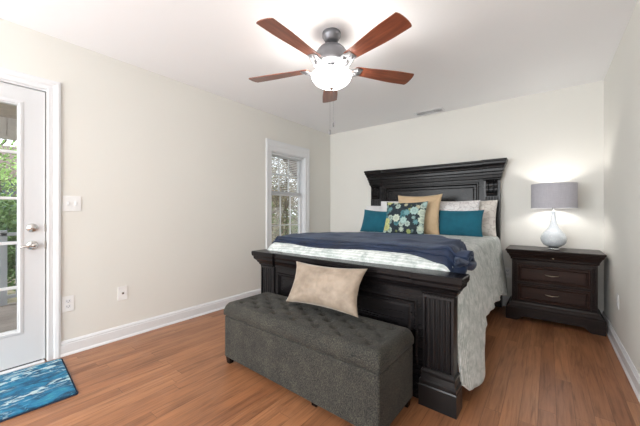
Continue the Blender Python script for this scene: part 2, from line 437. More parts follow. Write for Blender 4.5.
h = link('door_handle', latheX([(.034, -.010), (.034, -.004), (.028, .004), (.014, .008), (.012, .035), (.016, .040), (.014, .052), (.004, .056)], -3.783, .892), M_nickel, door, smooth=True)
link('lever', tube(BM(), [(.045, -3.783, .892), (.048, -3.805, .893), (.047, -3.83, .890), (.042, -3.855, .884), (.040, -3.865, .882)], [.010, .009, .008, .006, .003]), M_nickel, h, smooth=True)
h = link('deadbolt', latheX([(.033, -.010), (.033, -.003), (.027, .006), (.012, .009), (.010, .014)], -3.783, 1.022), M_nickel, door, smooth=True)
link('thumb_turn', box(.012, .032, -3.800, -3.766, 1.017, 1.027), M_nickel, h, bevel=.004)
bm = box(-.012, -.006, dy1-.004, dy1+.003, .86, .92); bx(bm, -.012, -.006, dy1-.004, dy1+.003, .99, 1.05)
link('latch_plate', bm, M_nickel, door)
bm = box(-.052, -.013, dy0+.02, dy1-.02, .010, .024)
link('door_sweep', bm, M_slot, door)

# ------------------------------------------------------------------ window
bm = BM()
prof = [(0, 0), (0, -T)]
loops(bm, [[(x, WY0+i, WZ0+i), (x, WY1-i, WZ0+i), (x, WY1-i, WZ1-i), (x, WY0+i, WZ1-i)] for i, x in [(0, .002), (.012, .002), (.012, -T), (0, -T)]], cap=False)
win = struct(link('window_1', bm, M_trim), 'white double-hung window with divided panes', 'window')
link('window_casing', casing(WY0, WY1, WZ0, WZ1, .095, True, 1.6), M_trim, win)
link('window_sill', box(-.06, .045, WY0-.11, WY1+.11, WZ0-.022, WZ0+.004), M_trim, win, bevel=.006)
def sash(x, y0, y1, z0, z1, rail_top, rail_bot, nm):
    st = .038
    bm = BM()
    bx(bm, x, x+.03, y0, y0+st, z0, z1); bx(bm, x, x+.03, y1-st, y1, z0, z1)
    bx(bm, x, x+.03, y0+st, y1-st, z0, z0+rail_bot); bx(bm, x, x+.03, y0+st, y1-st, z1-rail_top, z1)
    s = link('sash', bm, M_trim, win, bevel=.004)
    a, b, c, d = y0+st, y1-st, z0+rail_bot, z1-rail_top
    link('pane', box(x+.010, x+.014, a, b, c, d), M_glass, s)
    bm = BM()
    for k in (1, 2): bx(bm, x+.006, x+.022, a+(b-a)*k/3-.006, a+(b-a)*k/3+.006, c, d)
    bx(bm, x+.0065, x+.0215, a, b, (c+d)/2-.006, (c+d)/2+.006)
    link('muntins', bm, M_trim, s)
    return s
y0_, y1_ = WY0+.012, WY1-.012
sash(-.125, y0_, y1_, 1.385, 1.978, .035, .055, 'upper')
sl = sash(-.09, y0_, y1_, .432, 1.44, .055, .07, 'lower')
link('sash_lock', box(-.088, -.062, -1.06, -1.02, 1.44, 1.455), M_nickel, sl, bevel=.003)
bl = empty('window_blind', (-.045, -1.04, 1.978)); tag(bl, 'white slatted blind lowered over the upper half of the window', 'window blind')
yy0, yy1 = y0_+.01+1.04, y1_-.01+1.04
link('headrail', box(-.018, .018, yy0, yy1, -.03, 0), M_trim, bl, bevel=.003)
bm = BM(); z = -.05
while z > -.575:
    v = [bm.verts.new(p) for p in ((-.0115, yy0+.004, z-.0010), (-.0115, yy1-.004, z-.0010), (.0115, yy1-.004, z+.0010), (.0115, yy0+.004, z+.0010))]
    v2 = [bm.verts.new((q.co.x, q.co.y, q.co.z+.0012)) for q in v]
    bm.faces.new(v); bm.faces.new(v2)
    for i in range(4): bm.faces.new((v[i], v[(i+1) % 4], v2[(i+1) % 4], v2[i]))
    z -= .026
link('slats', bm, M_trim, bl)
link('bottom_rail', box(-.014, .014, yy0+.003, yy1-.003, -.60, -.582), M_trim, bl, bevel=.003)
for y in (yy0+.08, yy1-.08): link('lift_cord', tube(BM(), [(0, y, -.03), (0, y, -.59)], .0012, 5), M_trim, bl)

# ------------------------------------------------------------------ outlets and switch
def plate(name, label, cat, loc, axis, wd, ht, kind):
    """built facing +x then turned; axis: 'L' on left wall, 'B' back wall, 'R' right wall"""
    rot = {'L': 0, 'B': -pi/2, 'R': pi}[axis]
    e = empty(name, loc, rot); tag(e, label, cat)
    link('cover_plate', box(0, .005, -wd/2, wd/2, -ht/2, ht/2), M_plastic, e, bevel=.002)
    if kind == 'switch':
        for s in (-1, 1):
            t = link('toggle', box(.005, .0145, s*.023-.005, s*.023+.005, -.010, .012), M_plastic, e, bevel=.002)
            link('toggle_frame', box(.005, .0062, s*.023-.008, s*.023+.008, -.017, .017), M_trim, t)
    elif kind == 'duplex':
        for s in (-1, 1):
            r = link('receptacle', box(.005, .0075, -.017, .017, s*.021-.014, s*.021+.014), M_trim, e, bevel=.002)
            bm = box(.0075, .008, -.009, -.0065, s*.021-.004, s*.021+.007); bx(bm, .0075, .008, .0065, .009, s*.021-.004, s*.021+.007)
            bx(bm, .0075, .008, -.0025, .0025, s*.021-.011, s*.021-.007)
            link('slots', bm, M_slot, r)
    else:
        o = link('jack', latheX([(.009, .005), (.009, .008), (.0045, .008), (.0045, .016), (.002, .016)], 0, 0, 12), M_nickel, e)
    return e
plate('light_switch', 'white double toggle switch plate beside the door', 'light switch', (0, -3.553, 1.208), 'L', .118, .122, 'switch')
plate('wall_outlet', 'white double outlet right beside the door casing', 'outlet', (0, -3.578, .407), 'L', .076, .125, 'duplex')
plate('wall_jack', 'white cable jack plate on the left wall between outlet and bench', 'wall jack', (0, -3.196, .407), 'L', .076, .122, 'jack')
plate('wall_outlet', 'white outlet low on the right wall', 'outlet', (W, -.80, .410), 'R', .076, .12, 'duplex')
plate('wall_outlet', 'white outlet on the back wall between bed and nightstand', 'outlet', (2.645, 0, .41), 'B', .076, .12, 'duplex')

# ------------------------------------------------------------------ ceiling vent
v = empty('ceiling_vent', (1.76, -.145, H)); tag(v, 'white slotted air vent in the ceiling near the back wall', 'ceiling vent')
bm = loops(BM(), [[(-.19+i, -.075+i, z), (.19-i, -.075+i, z), (.19-i, .075-i, z), (-.19+i, .075-i, z)] for i, z in [(0, -.001), (0, -.004), (.008, -.010), (.022, -.010), (.024, -.004)]], cap=False)
link('vent_frame', bm, M_trim, v)
link('vent_backing', box(-.166, .166, -.051, .051, -.003, -.001), M_ventback, v)
bm = BM()
for k in range(9):
    y = -.046+k*.0115
    loops(bm, [[(x, y-.004, -.009), (x, y-.003, -.010), (x, y+.004, -.005), (x, y+.003, -.004)] for x in (-.168, .168)])
for x in (-.055, .055): bx(bm, x-.004, x+.004, -.053, .053, -.0105, -.004)
link('vent_slats', bm, M_trim, v)

# ------------------------------------------------------------------ rug
rg = empty('door_mat', (.355, -4.10, 0), radians(-4.0)); tag(rg, 'blue painterly mat with white brushstrokes in front of the door', 'door mat')
def rnd_rect(x0, x1, y0, y1, r, z, n=6):
    pts = []
    for cx_, cy_, a0 in ((x1-r, y1-r, 0), (x0+r, y1-r, pi/2), (x0+r, y0+r, pi), (x1-r, y0+r, 3*pi/2)):
        for k in range(n+1): a = a0+k*pi/2/n; pts.append((cx_+r*cos(a), cy_+r*sin(a), z))
    return pts
link('mat_pile', loops(BM(), [rnd_rect(-.325+i, .325-i, -.45+i, .45-i, .015, z) for i, z in [(.004, .003), (.004, .010), (.008, .014)]]), M_rug, rg)
link('mat_edge', loops(BM(), [rnd_rect(-.33+i, .33-i, -.455+i, .455-i, .018, z) for i, z in [(0, 0), (0, .006), (.003, .009), (.006, .009), (.006, 0)]], cap=False), M_rugedge, rg)

# ------------------------------------------------------------------ bed
bed = empty('panel_bed', (1.75, -1.2, 0)); tag(bed, 'large black-brown panel bed with fluted posts and heavy crown mouldings', 'bed')
def world_child(name, bm, m, parent, **k):
    """meshes written in world coordinates under a parent chain of plain offsets"""
    o = link(name, bm, m, parent, **k)
    off = Vector((0, 0, 0)); q = parent
    while q: off += q.location; q = q.parent
    o.location = -off; return o
def fluted(bm, x0, x1, y0, y1, z0, z1, n=5, margin=.014, depth=.018):
    """post with vertical flutes in its front (y0) face; flutes stop short of the ends"""
    bx(bm, x0, x1, y0+depth, y1, z0, z1)
    bx(bm, x0, x1, y0, y0+depth, z0, z0+.018); bx(bm, x0, x1, y0, y0+depth, z1-.018, z1)
    wd = (x1-x0-2*margin)/n
    # rounded reeds between the grooves
    xs = [x0]+[x0+margin+wd*k for k in range(n+1)]+[x1]
    bx(bm, x0, x0+margin*.7, y0, y0+depth, z0+.018, z1-.018); bx(bm, x1-margin*.7, x1, y0, y0+depth, z0+.018, z1-.018)
    for k in range(n):
        c = x0+margin+wd*(k+.5); r = wd*.34
        pts = [(c+r*cos(pi*i/10), y0+depth-min(r*1.1, depth*1.05)*sin(pi*i/10)) for i in range(11)]
        loops(bm, [[(x, y, z) for x, y in pts] for z in (z0+.018, z1-.018)])
# footboard
fb = empty('footboard', (1.785-1.75, -2.42+1.2, 0), radians(-1.38), bed)
hw = .832
fc = [(.655, .000), (.668, .012), (.680, .014), (.684, .022), (.700, .028), (.712, .042), (.716, .046), (.738, .049), (.742, .056), (.752, .060), (.778, .061), (.785, .056)]
bm = BM()
stack(bm, -hw+.10, hw-.10, .005, .098, [(z-.0015, max(0, o-.012)) for z, o in fc])
for s in (-1, 1):
    xa, xb = (-hw, -hw+.165) if s < 0 else (hw-.165, hw)
    stack(bm, xa, xb, -.002, .100, fc)
link('footboard_crown', bm, M_bed, fb, bevel=.0025)
for s in (-1, 1):
    xa, xb = (-hw, -hw+.172) if s < 0 else (hw-.172, hw)
    bm = BM(); fluted(bm, xa, xb, 0, .085, .205, .655)
    stack(bm, xa, xb, .0, .085, [(0, .020), (.120, .020), (.128, .016), (.136, .018), (.150, .018), (.158, .010), (.185, .006), (.195, .010), (.205, .010), (.215, 0)], back=False)
    link('footboard_post', bm, M_bedv, fb)
    # bead row under the crown
    bm = BM()
    for k in range(9):
        c = xa+.012+k*(.172-.024)/8; bx(bm, c-.0055, c+.0055, -.010, .002, .652, .666)
    link('dentil_row', bm, M_bed, fb, bevel=.002)
bm = BM()
xi = hw-.172
bx(bm, -xi, xi, .030, .065, .10, .662)
# stiles and rails stand proud, two recessed raised panels
def rail_panel(bm, x0, x1, z0, z1, yf, yb):
    rects(bm, x0, x1, z0, z1, [(0, yb+.001), (0, yf-.003), (.006, yf-.009), (.014, yf-.009), (.022, yf-.001), (.030, yb-.004), (.050, yb-.004), (.062, yb-.012), (.070, yb-.012)])
bx(bm, -xi, xi, .014, .030, .612, .662); bx(bm, -xi, xi, .014, .030, .10, .215)
for a, b in ((-xi, -xi+.035), (-.035, .035), (xi-.035, xi)): bx(bm, a, b, .014, .030, .215, .612)
rail_panel(bm, -xi+.035, -.035, .215, .612, .014, .030); rail_panel(bm, .035, xi-.035, .215, .612, .014, .030)
link('footboard_panel', bm, M_bed, fb)
link('footboard_plinth', stack(BM(), -xi, xi, .010, .065, [(.02, .012), (.10, .012), (.108, .004), (.13, 0)], back=False), M_bed, fb)
# headboard
hb = empty('headboard', (1.71-1.75, -.08+1.2, 0), 0, bed)
HWi = .866
hc = [(1.525, .000), (1.540, .010), (1.548, .010), (1.556, .022), (1.590, .028), (1.598, .036), (1.625, .040), (1.634, .052), (1.665, .055), (1.674, .066), (1.690, .070), (1.712, .082), (1.722, .092), (1.745, .096), (1.750, .104), (1.770, .104), (1.774, .100)]
bm = BM()
stack(bm, -HWi+.12, HWi-.12, .004, .062, [(z-.0015, max(0, o*.8-.010)) for z, o in hc])
for s in (-1, 1):
    xa, xb = (-HWi, -HWi+.175) if s < 0 else (HWi-.175, HWi)
    # only the outer end of the block overhangs
    rings = []
    for z, o in hc:
        rings.append([(xa-(o*.75 if s < 0 else o*.1), -o*.8, z), (xb+(o*.75 if s > 0 else o*.1), -o*.8, z), (xb+(o*.75 if s > 0 else o*.1), .062, z), (xa-(o*.75 if s < 0 else o*.1), .062, z)])
    loops(bm, rings)
link('headboard_crown', bm, M_bed, hb, bevel=.002)
for s in (-1, 1):
    xa, xb = (-HWi, -HWi+.172) if s < 0 else (HWi-.172, HWi)
    bm = BM(); fluted(bm, xa, xb, 0, .062, .22, 1.345)
    bx(bm, xa, xb, .004, .062, 1.345, 1.53)
    stack(bm, xa, xb, 0, .062, [(0, .02), (.15, .02), (.17, .006), (.22, 0)])
    link('headboard_post', bm, M_bedv, hb)
    # carved scroll bracket: side profile extruded, with ribs
    pr = []
    for i in range(25):
        t = i/24; z = 1.525-.185*t
        y = -.050*(1-t)**1.1-.012+.014*sin(t*2*pi*1.0+.3) 
        pr.append((y, z))
    bm = BM()
    for k, (c, wd, o) in enumerate([(0, .040, .006), (-.045, .028, 0), (.045, .028, 0), (-.022, .012, -.008), (.022, .012, -.008)]):
        cx_ = (xa+xb)/2+c
        loops(bm, [[(x, y-o, z) for y, z in pr]+[(x, .006, 1.34), (x, .006, 1.525)] for x in (cx_-wd/2, cx_+wd/2)])
    r1 = .020
    loops(bm, [[(x, -.020+r1*cos(2*pi*i/16), 1.355+r1*sin(2*pi*i/16)) for i in range(16)] for x in ((xa+xb)/2-.055, (xa+xb)/2+.055)])
    link('corbel', bm, M_bed, hb, bevel=.0015)
bm = BM()
xi = HWi-.172
bx(bm, -xi, xi, .026, .055, .35, 1.53)
bx(bm, -xi, xi, .014, .026, 1.512, 1.53)
for a, b in ((-xi, -xi+.055), (xi-.055, xi)): bx(bm, a, b, .014, .026, .35, 1.512)
rects(bm, -xi+.055, xi-.055, .40, 1.512, [(0, .027), (0, .008), (.008, .004), (.018, .004), (.026, .012), (.034, .024), (.055, .024), (.068, .014), (.076, .014)])
link('headboard_panel', bm, M_bed, hb)
for s in (-1, 1):
    x = 1.76+s*.80
    link('side_rail', box(x-.018, x+.018, -2.33, -.10, .16, .36), M_bed, bed, bevel=.004).location = (-1.75, 1.2, 0)

# mattress
M0, M1 = .985, 2.535
mt = link('mattress', loops(BM(), [rnd_rect(M0+i+.01, M1-i-.01, -2.30+i, -.13-i, .06, z) for i, z in [(.02, .37), (.0, .39), (0, .80), (.02, .825)]]), M_mattress)
tag(mt, 'thick mattress lying under the pale quilted coverlet', 'mattress')

# coverlet
ZT = .848
hemz = [(-2.338, .14), (-2.26, .085), (-2.12, .07), (-2.02, .09), (-1.94, .24), (-1.86, .33), (-1.45, .345), (-.8, .30), (-.15, .20)]
hemx = [(-2.338, 2.626), (-2.25, 2.675), (-2.08, 2.715), (-1.95, 2.675), (-1.5, 2.655), (-.8, 2.645), (-.15, 2.655)]
def foot_drop(y):
    t = max(0, (-2.18-y)/.15)     # rounds over towards the footboard
    return .075*(t**3)
def cover(u, v):
    y = -.14-(2.338-.14)*min(1, v/.94)
    dz = foot_drop(y)+max(0, (v-.94)/.06)*.10; zt = ZT-dz
    zh = lerp(hemz, y); xh = lerp(hemx, y)
    R = .055
    # parameter u: 0 left hem .. 1 right hem
    uL, uR = .22, .70
    if u < uL:
        t = u/uL; z = .34+(zt-R-.34)*t; x = .905+.035*t
        x += .010*sin(y*19)*(1-t)
    elif u < uL+.05:
        t = (u-uL)/.05*pi/2; x = .94+R*(1-cos(t)); z = zt-R+R*sin(t)
    elif u < uR:
        t = (u-uL-.05)/(uR-uL-.05); x = .995+(2.515-.995)*t; z = zt+.012*sin(pi*t)
        z += .004*mn.noise(Vector((x*5, y*5, 0)))
    elif u < uR+.05:
        t = (u-uR)/.05*pi/2; x = 2.515+R*sin(t); z = zt-R+R*cos(t)
    else:
        t = (u-uR-.05)/(1-uR-.05); z = zt-R+(zh-zt+R)*t; x = 2.57+(xh-2.57)*(t**.8)
        x += .012*t*sin(y*13+1)+.006*t*sin(y*31)+.006*mn.noise(Vector((y*6, z*6, 3)))
    return (x, y, z)
bm = BM(); g = grid(bm, cover, 150, 150)
cv = link('coverlet', bm, M_cover, smooth=True)
sd = cv.modifiers.new('solid', 'SOLIDIFY'); sd.thickness = .012; sd.offset = 1
tag(cv, 'pale seafoam quilted coverlet spread over the bed and hanging to the right', 'coverlet')
pts = [Vector(cover(1, v/80)) for v in range(81)]+[Vector(cover(1-k/60*.25, 1)) for k in range(1, 61)]
pts2 = [Vector(cover(1-k/40*.25, 0)) for k in range(41)][::-1]
link('binding', tube(BM(), pts2+pts, .0085, 8), M_binding, cv, smooth=True)

# throw blanket folded in layers
def bedz(x, y):
    z = ZT-foot_drop(y)+.014
    if x < .995: z -= .055*(1-sqrt(max(0, 1-min(1, (.995-x)/.055)**2)))
    if x > 2.515: z -= .055*(1-sqrt(max(0, 1-min(1, (x-2.515)/.055)**2)))
    return z
def throw_layer(k):
    # back and front edges as functions of s (0 left .. 1 right)
    def f(u, v):
        s = u
        x = .885+(2.645-.885)*s + .015*k*(1 if s > .5 else -1)*0
        yb = lerp([(0, -1.93), (.12, -1.5), (.3, -1.22), (.72, -1.20), (.85, -1.48), (1, -2.02)], s)+.02*sin(9*s+k)
        yf = lerp([(0, -2.26), (.3, -2.285), (.5, -2.27), (.78, -2.265), (.92, -2.30), (1, -2.31)], s)+.012*sin(11*s+2*k)+(.030*k)
        y = yb+(yf-yb)*v
        xx = x+.03*sin(v*pi)*(s-.5)
        z = bedz(min(max(xx, .94), 2.57), y)+.004+.017*k
        if xx < .94: z -= (.94-xx)*1.5
        fo = .010*sin(x*17+y*6+k)*sin(pi*v)+.008*mn.noise(Vector((x*4, y*9, k)))+.005*sin((y+.12*x)*22)*(.35+.65*v)
        z += max(-.002, fo)+.004
        # bunched right end
        e = sm((s-.86)/.14); z += e*(.024*sin(y*26+1.4)+.018)
        return (xx, y, z)
    bm = BM(); grid(bm, f, 90, 60)
    return bm
M_th = M_navy
th = empty('throw_blanket', (1.78, -1.8, .86)); tag(th, 'navy velvet throw folded across the foot of the bed', 'throw blanket')
for k in range(3):
    o = link('folded_layer', throw_layer(k), M_th, th, smooth=True)
    o.location = (-1.78, 1.8, -.86)
    sdm = o.modifiers.new('solid', 'SOLIDIFY'); sdm.thickness = .015; sdm.offset = 0
    bv = o.modifiers.new('bevel', 'BEVEL'); bv.width = .006; bv.segments = 3; bv.angle_limit = radians(50)
# bunched folds tumbling over the right edge
bm = BM()
def bunch(c, L, r, ang, tilt, seed):
    rings = []; n = 18
    d = Vector((cos(ang)*cos(tilt), sin(ang)*cos(tilt), sin(tilt)))
    a = d.cross(Vector((0, 0, 1))).normalized(); b = d.cross(a)
    for i in range(n+1):
        t = i/n; q = Vector(c)+d*(t-.5)*L+b*.03*sin(t*pi)*.6
        rr = r*(.25+.75*sin(pi*min(1, max(0, t)))**.4)
        ring = []
        for k in range(20):
            p = 2*pi*k/20; w_ = 1+.22*sin(3*p+seed+t*4)+.15*mn.noise(Vector((cos(p)*2, sin(p)*2, t*5+seed)))
            ring.append(q+a*rr*cos(p)*w_+b*rr*sin(p)*w_*.8)
        rings.append(ring)
    loops(bm, rings)
bunch((2.60, -2.17, .845), .42, .040, radians(98), radians(-1), 1)
bunch((2.635, -2.10, .815), .34, .034, radians(95), radians(-4), 2.5)
bunch((2.56, -2.02, .880), .40, .033, radians(106), radians(3), 4.2)
o = link('bunched_end', bm, M_th, th, smooth=True); o.location = (-1.78, 1.8, -.86)

# ------------------------------------------------------------------ pillows
def pillow(name, wd, ht, th_, loc, yaw, lean, m, label, group=None, seed=0, pinch=.05, flange=0, roll=0, n=40, wr=.006):
    bm = BM()
    def surf(side):
        def f(i, j):
            u = i*2-1; v = j*2-1
            px_ = 1-pinch*(1-v*v)*abs(u)**1.5; pz = 1-pinch*(1-u*u)*abs(v)**1.5
            x = u*wd/2*px_; z = v*ht/2*pz
            uu = min(1, abs(u)/(1-flange)); vv = min(1, abs(v)/(1-flange))
            t = th_/2*((1-uu**2.6)*(1-vv**2.6))**.55
            t += (wr*mn.noise(Vector((u*2.2+seed, v*2.2, seed*3+side)))+wr*.6*mn.noise(Vector((u*6, v*5, seed+side*2))))*((1-uu**4)*(1-vv**4))
            # tension folds from the corners
            t -= .012*max(0, 1-abs(abs(u)-abs(v))*7)*(abs(u)**3)*(1-uu**6)*(1-vv**6)
            return Vector((x, side*max(t, .0025*(1 if flange else .6)), z))
        return f
    g1 = grid(bm, surf(-1), n, n); g2 = grid(bm, surf(1), n, n)
    # close the rim
    def rim(a, b):
        for k in range(len(a)-1):
            try: bm.faces.new((a[k], a[k+1], b[k+1], b[k]))
            except ValueError: pass
    rim(g1[0], g2[0]); rim(g1[-1], g2[-1]); rim([r[0] for r in g1], [r[0] for r in g2]); rim([r[-1] for r in g1], [r[-1] for r in g2])
    o = link(name, bm, m, smooth=True)
    o.matrix_world = Matrix.Translation(loc) @ Matrix.Rotation(yaw, 4, 'Z') @ Matrix.Rotation(-lean, 4, 'X') @ Matrix.Rotation(roll, 4, 'Y')
    tag(o, label, 'pillow', group)
    return o
R_ = radians
PZ = ZT+.02
pillow('pillow_sham', .66, .44, .15, (2.235, -.22, PZ+.20), R_(-1), R_(14), M_sham2, 'ivory patterned sham at the far right, nearest the nightstand', seed=1, flange=.06)
pillow('pillow_sham', .66, .42, .15, (1.145, -.22, PZ+.165), R_(1), R_(14), M_white, 'plain white sham behind the left teal pillow', seed=2, flange=.06)
pillow('pillow_sham', .68, .44, .15, (2.06, -.34, PZ+.20), 0, R_(16), M_sham1, 'white grey-patterned sham behind the right teal pillow', seed=3, flange=.05)
pillow('pillow_sham', .66, .44, .14, (1.445, -.34, PZ+.215), 0, R_(16), M_white, 'white sham with its corner peaking between teal and tan pillows', seed=4, flange=.05)
pillow('throw_pillow', .50, .33, .13, (2.215, -.48, PZ+.135), R_(1), R_(14), M_teal, 'teal velvet lumbar pillow on the right side of the bed', seed=5, pinch=.08)
pillow('throw_pillow', .46, .33, .13, (1.15, -.50, PZ+.135), R_(-2), R_(16), M_teal, 'teal velvet lumbar pillow on the left, partly behind the floral pillow', seed=6, pinch=.08, roll=R_(4))
pillow('throw_pillow', .57, .53, .15, (1.735, -.52, PZ+.235), R_(0), R_(13), M_tan, 'tan velvet square pillow, tallest in the middle of the bed', seed=7, pinch=.10)
pillow('throw_pillow', .54, .45, .14, (1.635, -.70, PZ+.185), R_(-2), R_(17), M_floral, 'green and teal floral print pillow in front of the tan one', seed=8, pinch=.08)

# ------------------------------------------------------------------ storage bench
bn = empty('storage_bench', (1.751, -2.683, 0), radians(-1.1)); tag(bn, 'dark grey tweed tufted storage bench at the foot of the bed', 'bench')
bw, bd = .652, .217
link('bench_body', loops(BM(), [rnd_rect(-bw+i, bw-i, -bd+i, bd-i, .012, z, 4) for i, z in [(.008, .052), (.004, .056), (.004, .350), (.008, .356)]]), M_tweed, bn, smooth=False)
PXT, PYT = .185, .125
def tuft(x, y):
    ex = min(x+bw, bw-x); ey = min(y+bd, bd-y)
    e = min(1, max(0, ex/.045)); e2 = min(1, max(0, ey/.045))
    edge = (1-(1-e)**2.5)**.5*(1-(1-e2)**2.5)**.5
    a = x/PXT+y/PYT; b = x/PXT-y/PYT
    s = (abs(sin(pi*a/1)*sin(pi*b/1)))**.35
    inner = sm((ex-.03)/.09)*sm((ey-.03)/.07)
    return edge, s, inner
def lidf(u, v):
    x = -bw+2*bw*u; y = -bd+2*bd*v
    e, s, inn = tuft(x, y)
    # pleats towards the edges
    z = .398+.060*e-.005*(1-s)*inn
    gx, gy = x/(PXT/2), y/(PYT/2)
    for ix in (floor(gx), floor(gx)+1):
        for iy in (floor(gy), floor(gy)+1):
            if (ix+iy) % 2 == 0: z -= .016*inn*exp(-(((gx-ix)*PXT/2)**2+((gy-iy)*PYT/2)**2)/.00055)
    return (x, y, z)
bm = BM(); nu, nv = 220, 80
g = grid(bm, lidf, nu, nv)
ring = [g[i][0] for i in range(nu+1)]+[g[nu][j] for j in range(1, nv+1)]+[g[i][nv] for i in range(nu-1, -1, -1)]+[g[0][j] for j in range(nv-1, 0, -1)]
low = [bm.verts.new((q.co.x, q.co.y, .364)) for q in ring]
for i in range(len(ring)):
    j = (i+1) % len(ring); bm.faces.new((ring[i], low[i], low[j], ring[j]))
bm.faces.new(low)
lid = link('bench_lid', bm, M_tweed, bn, smooth=True)
for kx in range(-7, 8):
    for ky in range(-4, 5):
        if (kx+ky) % 2: continue
        x = kx*PXT/2; y = ky*PYT/2
        if abs(x) > bw-.07 or abs(y) > bd-.045: continue
        z = lidf((x+bw)/(2*bw), (y+bd)/(2*bd))[2]
        bm = lathe(BM(), [(.001, .004), (.006, .0035), (.009, .001), (.010, -.003)], 12)
        link('button', bm, M_tweed, lid, smooth=True, loc=(x, y, z+.001))
link('lid_seam', loops(BM(), [rnd_rect(-bw+.014, bw-.014, -bd+.014, bd-.014, .01, z, 4) for z in (.356, .366)]), M_slot, bn)
for sx_ in (-1, 1):
    for sy in (-1, 1):
        cx_, cy_ = sx_*(bw-.035), sy*(bd-.035)
        link('leg', loops(BM(), [[(cx_-r, cy_-r, z), (cx_+r, cy_-r, z), (cx_+r, cy_+r, z), (cx_-r, cy_+r, z)] for r, z in ((.017, 0), (.024, .055))]), M_bed, bn)
link('leg', loops(BM(), [[(.20-r, -.150-r, z), (.20+r, -.150-r, z), (.20+r, -.150+r, z), (.20-r, -.150+r, z)] for r, z in ((.017, 0), (.024, .055))]), M_bed, bn)
pillow('throw_pillow', .61, .30, .13, (1.828, -2.60, .636), R_(-1), R_(24), M_beigevelvet, 'champagne velvet pillow lying on the grey bench against the footboard', seed=9, pinch=.12, roll=R_(-1.6), wr=.014)

# ------------------------------------------------------------------ nightstand
ns = empty('nightstand', (3.063, -.03, 0)); tag(ns, 'dark espresso nightstand with two drawers in the back right corner', 'nightstand')
hwN, yF, yB = .338, -.385, 0
bm = stack(BM(), -hwN, hwN, yF, yB, [(.14, 0), (.65, 0)])
link('case', bm, M_night, ns)
link('top', stack(BM(), -hwN, hwN, yF, yB, [(.632, .0), (.640, .012), (.660, .014), (.672, .022), (.692, .030), (.700, .040), (.722, .046), (.728, .054), (.742, .056), (.747, .052)]), M_night, ns, bevel=.002)
# base with shaped bracket foot
bm = stack(BM(), -hwN, hwN, yF, yB, [(.105, .052), (.128, .052), (.136, .046), (.142, .034), (.160, .026), (.176, .014), (.190, .010), (.196, 0)])
def arch(x, half, foot=.09):
    t = (half-abs(x))
    if t < foot: return 0
    if t < foot+.07: return .048*sm((t-foot)/.07)
    return .048
pf = yF-.052; half = hwN+.052
xs = [-half+2*half*i/60 for i in range(61)]
for a, b in zip(xs, xs[1:]):
    za, zb = arch(a, half), arch(b, half)
    loops(bm, [[(a, pf, za), (b, pf, zb), (b, pf, .105), (a, pf, .105)], [(a, pf+.02, za), (b, pf+.02, zb), (b, pf+.02, .105), (a, pf+.02, .105)]])
ys = [pf+.02+(-pf-.02)*i/24 for i in range(25)]
for s in (-1, 1):
    for a, b in zip(ys, ys[1:]):
        hy = (-pf)/2; za, zb = arch(a+hy, hy), arch(b+hy, hy)
        xo = s*half; xi_ = s*(half-.02)
        loops(bm, [[(xo, a, za), (xo, b, zb), (xo, b, .105), (xo, a, .105)], [(xi_, a, za), (xi_, b, zb), (xi_, b, .105), (xi_, a, .105)]])
link('base', bm, M_night, ns)
for s in (-1, 1):
    bm = BM(); fluted(bm, s*(hwN-.026)-.020, s*(hwN-.026)+.020, yF-.010, yF+.005, .20, .632, 2, .008, .006)
    link('pilaster', bm, M_night, ns)
link('drawer_rail', box(-.292, .292, yF-.004, yF+.01, .389, .401), M_night, ns)
for z0, z1 in ((.207, .383), (.407, .583)):
    bm = rects(BM(), -.288, .288, z0, z1, [(0, yF+.005), (0, yF-.010), (.004, yF-.015), (.013, yF-.015), (.021, yF-.002), (.028, yF-.002), (.036, yF-.011)])
    d_ = link('drawer', bm, M_drawer, ns)
    zc = (z0+z1)/2+.004
    yh = yF-.012
    link('pull', tube(BM(), [(-.052, yh+.004, zc), (-.052, yh-.018, zc+.002), (-.045, yh-.024, zc), (0, yh-.026, zc-.006), (.045, yh-.024, zc), (.052, yh-.018, zc+.002), (.052, yh+.004, zc)], .0042, 8), M_brass, d_, smooth=True)
link('frieze_drawer', box(-.295, .295, yF-.006, yF+.005, .592, .628), M_night, ns, bevel=.003)
kb = lathe(BM(), [(.003, 0), (.003, .008), (.007, .012), (.006, .018), (.001, .020)], 12)
bmesh.ops.rotate(kb, verts=kb.verts[:], cent=(0, 0, 0), matrix=Matrix.Rotation(pi/2, 3, 'X'))
link('knob', kb, M_brass, ns, smooth=True, loc=(.01, yF-.030, .672))

# ------------------------------------------------------------------ table lamp
TL = .747
lp = empty('table_lamp', (3.078, -.235, TL)); tag(lp, 'table lamp with grey drum shade and pale glass bottle base on the nightstand', 'table lamp')
link('lamp_foot', lathe(BM(), [(.045, 0), (.050, .004), (.050, .018), (.044, .024), (.036, .028)], 32), M_acrylic, lp, smooth=True)
prof = [(.036, .028), (.060, .032), (.088, .050), (.105, .078), (.112, .108), (.108, .135), (.095, .162), (.074, .190), (.052, .218), (.036, .250), (.026, .290), (.021, .335), (.019, .380), (.022, .392), (.022, .400)]
link('lamp_body', lathe(BM(), prof, 40), M_mercury, lp, smooth=True)
link('stem', lathe(BM(), [(.010, .40), (.010, .47), (.016, .475), (.016, .51), (.008, .515)], 16), M_nickel, lp, smooth=True)
link('bulb', lathe(BM(), [(.010, .515), (.012, .525), (.022, .54), (.024, .553), (.018, .57), (.004, .58)], 16), M_bulb, lp, smooth=True)
bm = lathe(BM(), [(.193, .433), (.193, .688), (.190, .688), (.190, .433)], 64, cap=False)
vs_ = bm.verts[:]
bmesh.ops.remove_doubles(bm, verts=vs_, dist=1e-6)
sh = link('lamp_shade', bm, M_shade, lp, smooth=False)
for z in (.433, .682): link('shade_trim', lathe(BM(), [(.1945, z), (.1945, z+.006), (.189, z+.006), (.189, z)], 64, cap=False), M_shade, sh)
bm = BM()
